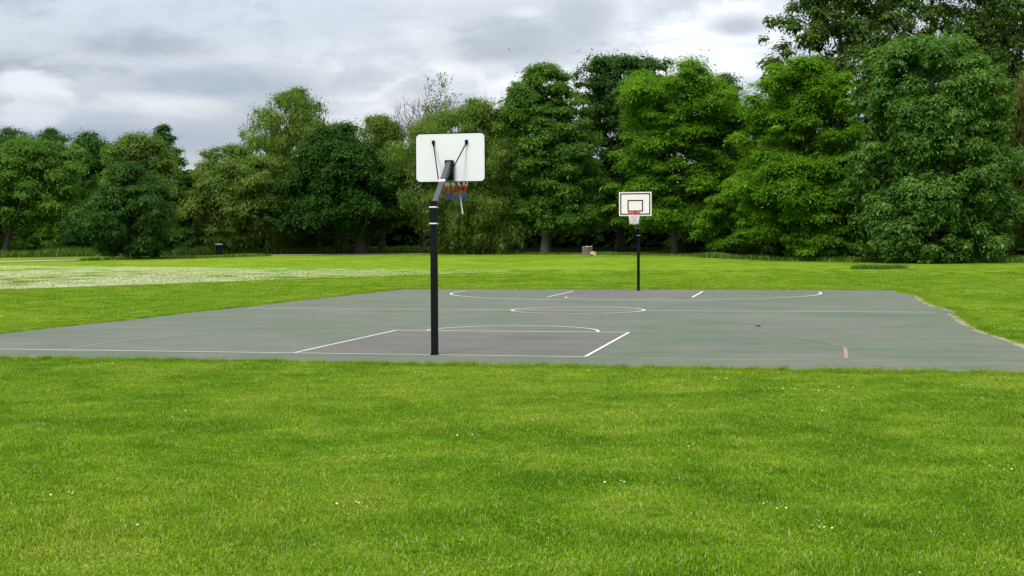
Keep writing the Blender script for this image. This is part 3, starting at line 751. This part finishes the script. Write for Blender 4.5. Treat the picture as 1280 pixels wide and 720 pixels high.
# ------------------------------------------------------------------ tree stump and sawn log
M_cut = plain('sawn_wood', (.50, .40, .27), .9, vary=.25, scale=9)
def stump():
    b = ground_at(734, 319.2); r = np.random.default_rng(9)
    t = empty('tree_stump', b, 'weathered tree stump at the shady edge of the lawn', 'stump')
    n = 18; zs_ = [(-.03, .66), (.12, .56), (.35, .50), (.62, .49), (.80, .50)]; bm = bmesh.new(); rings = []
    w_ = r.normal(0, .05, n); rise = r.normal(0, .05, n)
    for z, rad in zs_:
        rings.append([bm.verts.new(((rad * (1 + w_[i] + .12 * math.sin(i * 2.1) * (z < .2))) * math.cos(i * 2 * math.pi / n), (rad * (1 + w_[i])) * math.sin(i * 2 * math.pi / n), z + (rise[i] if z > .7 else 0))) for i in range(n)])
    for a, c in zip(rings, rings[1:]):
        for i in range(n): bm.faces.new((a[i], a[(i + 1) % n], c[(i + 1) % n], c[i]))
    bm_obj('bark', bm, mat_bark('stump_bark', (.07, .052, .036), (.17, .125, .085)), t)
    bm = bmesh.new(); ctr = bm.verts.new((0, 0, .79)); vs_ = [bm.verts.new((.47 * (1 + w_[i]) * math.cos(i * 2 * math.pi / n), .47 * (1 + w_[i]) * math.sin(i * 2 * math.pi / n), .795 + rise[i] * .5)) for i in range(n)]
    for i in range(n): bm.faces.new((ctr, vs_[i], vs_[(i + 1) % n]))
    bm_obj('cut_face', bm, M_cut, t)
    b2 = ground_at(741.5, 319.8)
    t2 = empty('sawn_log', b2, 'short pale sawn log lying beside the weathered tree stump', 'log', rz=.5)
    tb = Tubes(); tb.add([(0, -.28, .19), (0, 0, .20), (0, .28, .19)], [.19, .20, .19], 14); tb.build('bark', M_cut, t2)
    for s in (-1, 1):
        bm = bmesh.new(); vs_ = [bm.verts.new((.188 * math.cos(i * math.pi / 7), s * .281, .19 + .188 * math.sin(i * math.pi / 7))) for i in range(14)]; bm.faces.new(vs_)
        bm_obj('cut_face', bm, M_cut, t2)
stump()

# ------------------------------------------------------------------ litter bin
def litter_bin():
    b = ground_at(274, 320.3)
    t = empty('litter_bin', b, 'black litter bin with a pale lid under the light olive tree', 'bin')
    bm = bmesh.new(); bmesh.ops.create_cone(bm, cap_ends=True, segments=20, radius1=.30, radius2=.34, depth=.95, matrix=Matrix.Translation((0, 0, .535)))
    bm_obj('body', bm, M_black, t, bevel=.02)
    bm = bmesh.new(); bmesh.ops.create_cone(bm, cap_ends=True, segments=20, radius1=.37, radius2=.30, depth=.10, matrix=Matrix.Translation((0, 0, 1.12)))
    bm_obj('lid', bm, plain('bin_lid', (.20, .20, .20), .5), t, bevel=.02)
    bm = bmesh.new(); box(bm, (-.2, -.355, .80), (.2, -.30, .95)); bm_obj('opening', bm, M_black, t)
    bm = bmesh.new(); bmesh.ops.create_cone(bm, cap_ends=True, segments=16, radius1=.26, radius2=.26, depth=.06, matrix=Matrix.Translation((0, 0, .03))); bm_obj('foot', bm, M_black, t)
    for a in (0.8, 2.4, 3.9, 5.5):
        bm = bmesh.new(); box(bm, (.31 * math.cos(a) - .02, .31 * math.sin(a) - .02, .98), (.31 * math.cos(a) + .02, .31 * math.sin(a) + .02, 1.09)); bm_obj('post', bm, M_black, t)
litter_bin()

# ------------------------------------------------------------------ grass
def blade_mesh(n, r, rad, h0, h1, wdt, lean):
    a = r.uniform(0, 2 * np.pi, n); q = np.sqrt(r.random(n)) * rad
    p = np.c_[q * np.cos(a), q * np.sin(a), np.zeros(n)]
    th = r.uniform(0, 2 * np.pi, n); s = np.c_[np.cos(th), np.sin(th), np.zeros(n)]; b = np.c_[-np.sin(th), np.cos(th), np.zeros(n)]
    h = r.uniform(h0, h1, n)[:, None]; l = (r.random(n) ** .8 * lean)[:, None]
    w_ = (wdt * r.uniform(.7, 1.3, n))[:, None]
    m_ = p + s * h * l * .35 + np.array([0, 0, 1]) * h * .6
    e = p + s * h * l * 1.1 + np.array([0, 0, 1]) * h * np.sqrt(np.clip(1 - .45 * l * l, .15, 1))
    V = np.stack([p - b * w_ * .5, p + b * w_ * .5, m_ + b * w_ * .45, m_ - b * w_ * .45, e], 1).reshape(-1, 3)
    i = np.arange(n) * 5
    T = np.concatenate([np.stack([i, i + 1, i + 2], -1), np.stack([i, i + 2, i + 3], -1), np.stack([i + 3, i + 2, i + 4], -1)])
    return V, T, np.tile(r.random(n), 3)

def scatter_group():
    g = bpy.data.node_groups.new('scatter_on_roots', 'GeometryNodeTree')
    g.interface.new_socket('Geometry', in_out='INPUT', socket_type='NodeSocketGeometry'); g.interface.new_socket('Geometry', in_out='OUTPUT', socket_type='NodeSocketGeometry')
    N = g.nodes; Lk = g.links.new
    gi = N.new('NodeGroupInput'); go = N.new('NodeGroupOutput'); sp = N.new('GeometryNodeSeparateGeometry'); sp.domain = 'POINT'
    def attr(nm, ty): a = N.new('GeometryNodeInputNamedAttribute'); a.data_type = ty; a.inputs['Name'].default_value = nm; return a.outputs['Attribute']
    mp = N.new('GeometryNodeMeshToPoints'); ip = N.new('GeometryNodeInstanceOnPoints')
    Lk(gi.outputs[0], sp.inputs['Geometry']); Lk(attr('root', 'BOOLEAN'), sp.inputs['Selection'])
    Lk(sp.outputs['Selection'], mp.inputs[0]); Lk(mp.outputs[0], ip.inputs['Points']); Lk(sp.outputs['Inverted'], ip.inputs['Instance'])
    er = N.new('FunctionNodeEulerToRotation'); Lk(attr('turn', 'FLOAT_VECTOR'), er.inputs[0]); Lk(er.outputs[0], ip.inputs['Rotation'])
    Lk(attr('size', 'FLOAT_VECTOR'), ip.inputs['Scale']); Lk(ip.outputs[0], go.inputs[0])
    return g
SCATTER = scatter_group()

def scatter(name, V, T, tint, pts, size, mat, label, cat, r):
    n, m = len(V), len(pts)
    o = np_mesh(name, np.concatenate([V, pts]), T, mat, None, tint)
    me = o.data
    a = me.attributes.new('root', 'BOOLEAN', 'POINT'); a.data.foreach_set('value', np.r_[np.zeros(n, bool), np.ones(m, bool)])
    t_ = np.zeros((n + m, 3), np.float32); t_[n:, 2] = r.uniform(0, 6.283, m)
    a = me.attributes.new('turn', 'FLOAT_VECTOR', 'POINT'); a.data.foreach_set('vector', t_.ravel())
    s_ = np.ones((n + m, 3), np.float32); s_[n:] = size
    a = me.attributes.new('size', 'FLOAT_VECTOR', 'POINT'); a.data.foreach_set('vector', s_.ravel())
    md = o.modifiers.new('scatter', 'NODES'); md.node_group = SCATTER
    return tag(o, label, cat, kind='stuff')

def cam_pts(n, d0, d1, r, margin=1.25, power=1.0):
    """random ground points in front of the camera, even per square metre"""
    d = np.sqrt(r.uniform(d0 ** 2, d1 ** 2, n)); x = r.uniform(-1, 1, n) * (640 / F_PX * margin) * d
    p = CAM[:2] + FWD0[:2] * d[:, None] + RIGHT0[:2] * x[:, None]
    return p, d
def off_court(p, grow=0.0):
    inside = (p[:, 1] > Y0 - grow) & (p[:, 1] < Y1 + grow) & (p[:, 0] < right_edge(p[:, 1]) + grow * (2.2 + 1.2 * np.sin(p[:, 1] * 2.1) * np.sin(p[:, 1] * .83))) & (p[:, 0] > left_edge(p[:, 1]) - grow)
    return ~inside
def turf():
    r = np.random.default_rng(21)
    V, T, ti = blade_mesh(190, r, .17, .012, .040, .0045, 1.35)
    n1 = 62000; d1 = r.uniform(1.5, 21.5, n1); x1 = r.uniform(-1, 1, n1) * 16.5; kk = np.abs(x1) < .395 * d1 + 7.5
    d1, x1 = d1[kk], x1[kk]; p1 = CAM[:2] + FWD0[:2] * d1[:, None] + RIGHT0[:2] * x1[:, None]
    sz1 = np.stack([np.ones(len(p1))] * 3, -1) * r.uniform(.8, 1.15, len(p1))[:, None]
    p2, d2 = cam_pts(82000, 21.5, 88, r, 1.40); kk = r.random(len(d2)) < np.interp(d2, [26, 80], [1, .0]); p2, d2 = p2[kk], d2[kk]; sc = np.interp(d2, [21, 62], [1.3, 2.5])
    sz2 = np.stack([sc, sc, r.uniform(.7, 1.1, len(p2)) * np.interp(d2, [21, 62], [1.0, 1.3])], -1)
    p = np.r_[p1, p2]; sz = np.r_[sz1, sz2]
    fn, fc = lumpy(r, .5, 1.6), lumpy(r, 2.5, 6.0); q3 = np.c_[p, np.zeros(len(p))]
    sz[:, 2] *= np.clip(.92 + .22 * fn(q3) + .14 * fc(q3), .45, 1.7)
    k = off_court(p, .10); p, sz = p[k], sz[k]
    # taller tufts along the pavement edge
    ys = r.uniform(Y0, Y1, 2600); xs = r.uniform(XL - .4, XR, 2200)
    e = np.r_[np.c_[left_edge(ys[:1300]) - np.abs(r.normal(0, .10, 1300)) - .02, ys[:1300]], np.c_[right_edge(ys[1300:]) + .26 + np.abs(r.normal(0, .14, 1300)), ys[1300:]],
              np.c_[xs[:1500], Y0 + .03 - np.abs(r.normal(0, .13, 1500)) + .05 * np.sin(xs[:1500] * 3.1) * np.sin(xs[:1500] * 1.3)], np.c_[xs[1500:], Y1 + .03 + np.abs(r.normal(0, .08, 700))]]
    es = np.stack([np.full(len(e), .55), np.full(len(e), .55), r.uniform(.9, 1.5, len(e)) * np.where(r.random(len(e)) < .2, 2.1, 1)], -1)
    p = np.r_[p, e]; sz = np.r_[sz, es]
    pts = np.c_[p, terrain(p[:, 0], p[:, 1])]
    scatter('lawn_grass', V, T, ti, pts, sz, M_blade, 'short mown bright green grass of the lawn', 'grass', r)
turf()

M_long = mat_leaf('long_grass_blades', (.055, .120, .008), (.150, .250, .026), .3, .03)
def long_grass(name, label, path, width, n, h0, h1, seed, mat=None):
    r = np.random.default_rng(seed); P = np.array([ground_at(*p)[:2] for p in path])
    s = np.r_[0, np.cumsum(np.linalg.norm(np.diff(P, axis=0), axis=1))]; u = r.uniform(0, s[-1], n)
    q = np.c_[np.interp(u, s, P[:, 0]), np.interp(u, s, P[:, 1])] + FWD0[:2] * (r.uniform(-.15, 1, n) * width)[:, None] + r.normal(0, .15, (n, 2))
    V, T, ti = blade_mesh(n, r, 0.0, h0, h1, .055, .8)
    hmod = .65 + .55 * (np.sin(u * .7) * np.sin(u * .23 + 1) * .5 + .5)
    V = V.reshape(n, 5, 3); V[:, :, 2] *= hmod[:, None]; V[:, :, :2] += q[:, None, :]; V[:, :, 2] += terrain(q[:, 0], q[:, 1])[:, None] - .02
    tag(np_mesh(name, V.reshape(-1, 3), T, mat or M_long, None, ti), label, 'grass', kind='stuff')
long_grass('long_grass', 'rough long grass behind the path below the left trees', [(-150, 325), (0, 322), (110, 320.5), (220, 319.5), (340, 317.6), (470, 316.4), (560, 316)], 6.5, 26000, .35, .95, 31)
long_grass('long_grass', 'rough long grass at the foot of the dome-shaped chestnut and bright trees', [(880, 322), (960, 325.5), (1050, 327.2), (1150, 328.6), (1230, 328.5), (1400, 328)], 3.0, 14000, .15, .50, 32)
long_grass('shaded_grass', 'darker unmown grass along the trees behind the far hoop', [(560, 317.6), (680, 318), (800, 318.6), (900, 321)], 5.0, 9000, .08, .28, 33)
long_grass('long_grass', 'fringe of uncut grass hiding the path in front of the litter bin', [(100, 326.2), (160, 324.6), (250, 322.6), (336, 320.4)], 1.2, 5000, .14, .34, 34)
def clump():
    r = np.random.default_rng(8); b = ground_at(1100, 336.5); n = 900
    V, T, ti = blade_mesh(n, r, 1.0, .10, .38, .03, .9); V[:, 0] *= 1.7; V[:, 1] *= .55; 
    c, s = RIGHT0[0], RIGHT0[1]; V = np.c_[V[:, 0] * c - V[:, 1] * s, V[:, 0] * s + V[:, 1] * c, V[:, 2]]
    o = np_mesh('grass_clump', V, T, LEAF['mid'], None, ti); o.location = tuple(b)
    tag(o, 'dark tuft of uncut grass alone on the lawn in front of the dome-shaped chestnut', 'grass tuft')
clump()

# ------------------------------------------------------------------ daisies
def mat_daisy():
    m, t = new_mat('daisy_petals'); tint = t.n('ShaderNodeAttribute', attribute_name='tint').outputs['Fac']
    principled(t, t.mix(t.step(tint, .84, .86), (.60, .59, .40), (.75, .52, .05)), .8); return m
M_daisy = mat_daisy()
def daisy_mesh(r):
    V, T, ti = [], [], []
    for k in range(3):
        cx, cy, h = r.normal(0, .10), r.normal(0, .10), r.uniform(.035, .06); o = len(V); tx, ty = r.normal(0, .25, 2)
        for i in range(10):
            a = i * math.pi / 5; rr = .013 if i % 2 == 0 else .009
            x, y = rr * math.cos(a), rr * math.sin(a); V.append((cx + x, cy + y, h + tx * x + ty * y))
        V.append((cx, cy, h + .003))
        for i in range(10): T.append((o + i, o + (i + 1) % 10, o + 10)); ti.append(.3 if i != 4 else .9)
    return np.array(V), np.array(T), np.array(ti)
def daisies():
    r = np.random.default_rng(41); V, T, ti = daisy_mesh(r)
    p1, d1 = cam_pts(46, 5, 21, r, 1.2)
    tx = np.array([ground_at(x + r.normal(0, 14), y + r.normal(0, 1.6))[:2] for x, y in [(900, 476), (930, 476), (975, 487), (1040, 489), (1140, 466), (1210, 500), (1260, 590), (965, 637), (1030, 660), (1180, 345), (1200, 385), (1265, 385), (1230, 395), (1190, 380)] for _ in range(2)])
    # a drift of daisies and pale clover on the far left of the field
    n = 110000; px = r.uniform(-200, 640, n); row = 331 + 31 * r.random(n) ** 1.1
    ok = (row < 363 - .036 * np.clip(px, 0, None)) & (row > 333 + .008 * px) & (r.random(n) < np.clip(1.25 - px / 700, .15, 1))
    px, row = px[ok], row[ok]
    px, row = px[:46000], row[:46000]
    R3 = FWD + CAMR * ((px - 640) / F_PX)[:, None] + CAMU * ((360 - row) / F_PX)[:, None]
    lo, hi = np.full(len(px), 4.0), np.full(len(px), 400.0)
    for _ in range(40):
        m_ = (lo + hi) / 2; q = CAM + R3 * m_[:, None]; up_ = q[:, 2] > terrain(q[:, 0], q[:, 1])
        lo = np.where(up_, m_, lo); hi = np.where(up_, hi, m_)
    pf = (CAM + R3 * lo[:, None])[:, :2]
    fa, fb = lumpy(r, 5, 16), lumpy(r, 1.2, 3.5); q = np.c_[pf, np.zeros(len(pf))]
    pf = pf[fa(q) * .7 + fb(q) * .6 + r.normal(0, .5, len(pf)) > -.75]
    p = np.r_[p1, tx, pf]; p = p[off_court(p, .1)]
    far = np.linalg.norm(p - CAM[:2], axis=1)
    s = np.interp(far, [6, 25, 60, 100], [.7, .8, .95, 1.1])
    sz = np.stack([s * np.interp(far, [20, 60], [1, 1.5]), s * np.interp(far, [20, 60], [1, 1.5]), np.clip(s, .8, 1.6)], -1)
    scatter('daisies', V, T, ti, np.c_[p, terrain(p[:, 0], p[:, 1])], sz, M_daisy, 'white daisies dotted over the lawn, thick in the field on the left', 'daisies', r)
daisies()

# ------------------------------------------------------------------ birds
def bird(px, py, d, rz, bank, label):
    p = CAM + ray(px, py) * d
    t = empty('bird', p, label, 'bird', 'birds in the sky', rz)
    t.rotation_euler = (bank, 0, rz)
    prof = [(-.22, .004), (-.14, .03), (-.02, .055), (.08, .05), (.14, .03), (.17, .034), (.20, .022), (.235, .003)]
    tb = Tubes(); tb.add([(x, 0, .01 * math.sin(x * 9)) for x, _ in prof], [q for _, q in prof], 8); tb.build('body', M_black, t)
    for s in (-1, 1):
        V = []
        for f, z, c0, c1 in ((.03, .0, .08, -.06), (.22, .09, .09, -.07), (.42, .07, .05, -.09), (.58, .0, -.04, -.10)):
            V += [(c0, s * f, z), (c1, s * f, z - .004), ((c0 + c1) / 2, s * f, z + .012)]
        Fs = []
        for i in range(3):
            a = i * 3; b = a + 3
            Fs += [(a, b, b + 2, a + 2), (a + 2, b + 2, b + 1, a + 1), (a + 1, b + 1, b, a)]
        np_mesh('wing', V, Fs, M_black, t, smooth=True)
    V = [(-.20, -.02, 0), (-.20, .02, 0), (-.33, .06, 0), (-.33, -.06, 0), (-.20, -.02, .008), (-.20, .02, .008), (-.33, .06, .004), (-.33, -.06, .004)]
    np_mesh('tail', V, [(0, 1, 2, 3), (4, 7, 6, 5), (0, 4, 5, 1), (1, 5, 6, 2), (2, 6, 7, 3), (3, 7, 4, 0)], M_black, t)
bird(636, 61.5, 230, .3, 0.15, 'small dark bird flying below the dark cloud, wings level')
bird(723.5, 63.5, 250, 1.2, -0.5, 'small dark bird flying against the bright patch of cloud, banking')

# ------------------------------------------------------------------ fallen leaves on the court
def fallen_leaf(px, py, rz, label, size):
    b = ground_at(px, py); t = empty('fallen_leaf', (b[0], b[1], .024), label, 'leaf', 'fallen leaves on the court', rz); t.scale = (size,) * 3
    o = [(-.07, 0), (-.03, .045), (.02, .04), (.08, 0), (.02, -.045), (-.03, -.04)]
    V = [(x, y, .012 + .02 * abs(y) / .045) for x, y in o] + [(0, 0, .004)] + [(x, y, .010 + .02 * abs(y) / .045) for x, y in o] + [(0, 0, .002)]
    Fs = [(i, (i + 1) % 6, 6) for i in range(6)] + [((i + 1) % 6 + 7, i + 7, 13) for i in range(6)]
    np_mesh('blade', V, Fs, BARK_D, t)
    tb = Tubes(); tb.add([(-.07, 0, .012), (-.10, .005, .010), (-.13, .015, .006)], .003, 5); tb.build('stalk', BARK_D, t)
fallen_leaf(948, 409.5, .4, 'larger of two dark curled leaves fallen on the court beyond the faded red mark', .85)
fallen_leaf(956, 405, 1.7, 'smaller of two dark curled leaves fallen on the court beyond the faded red mark', .55)
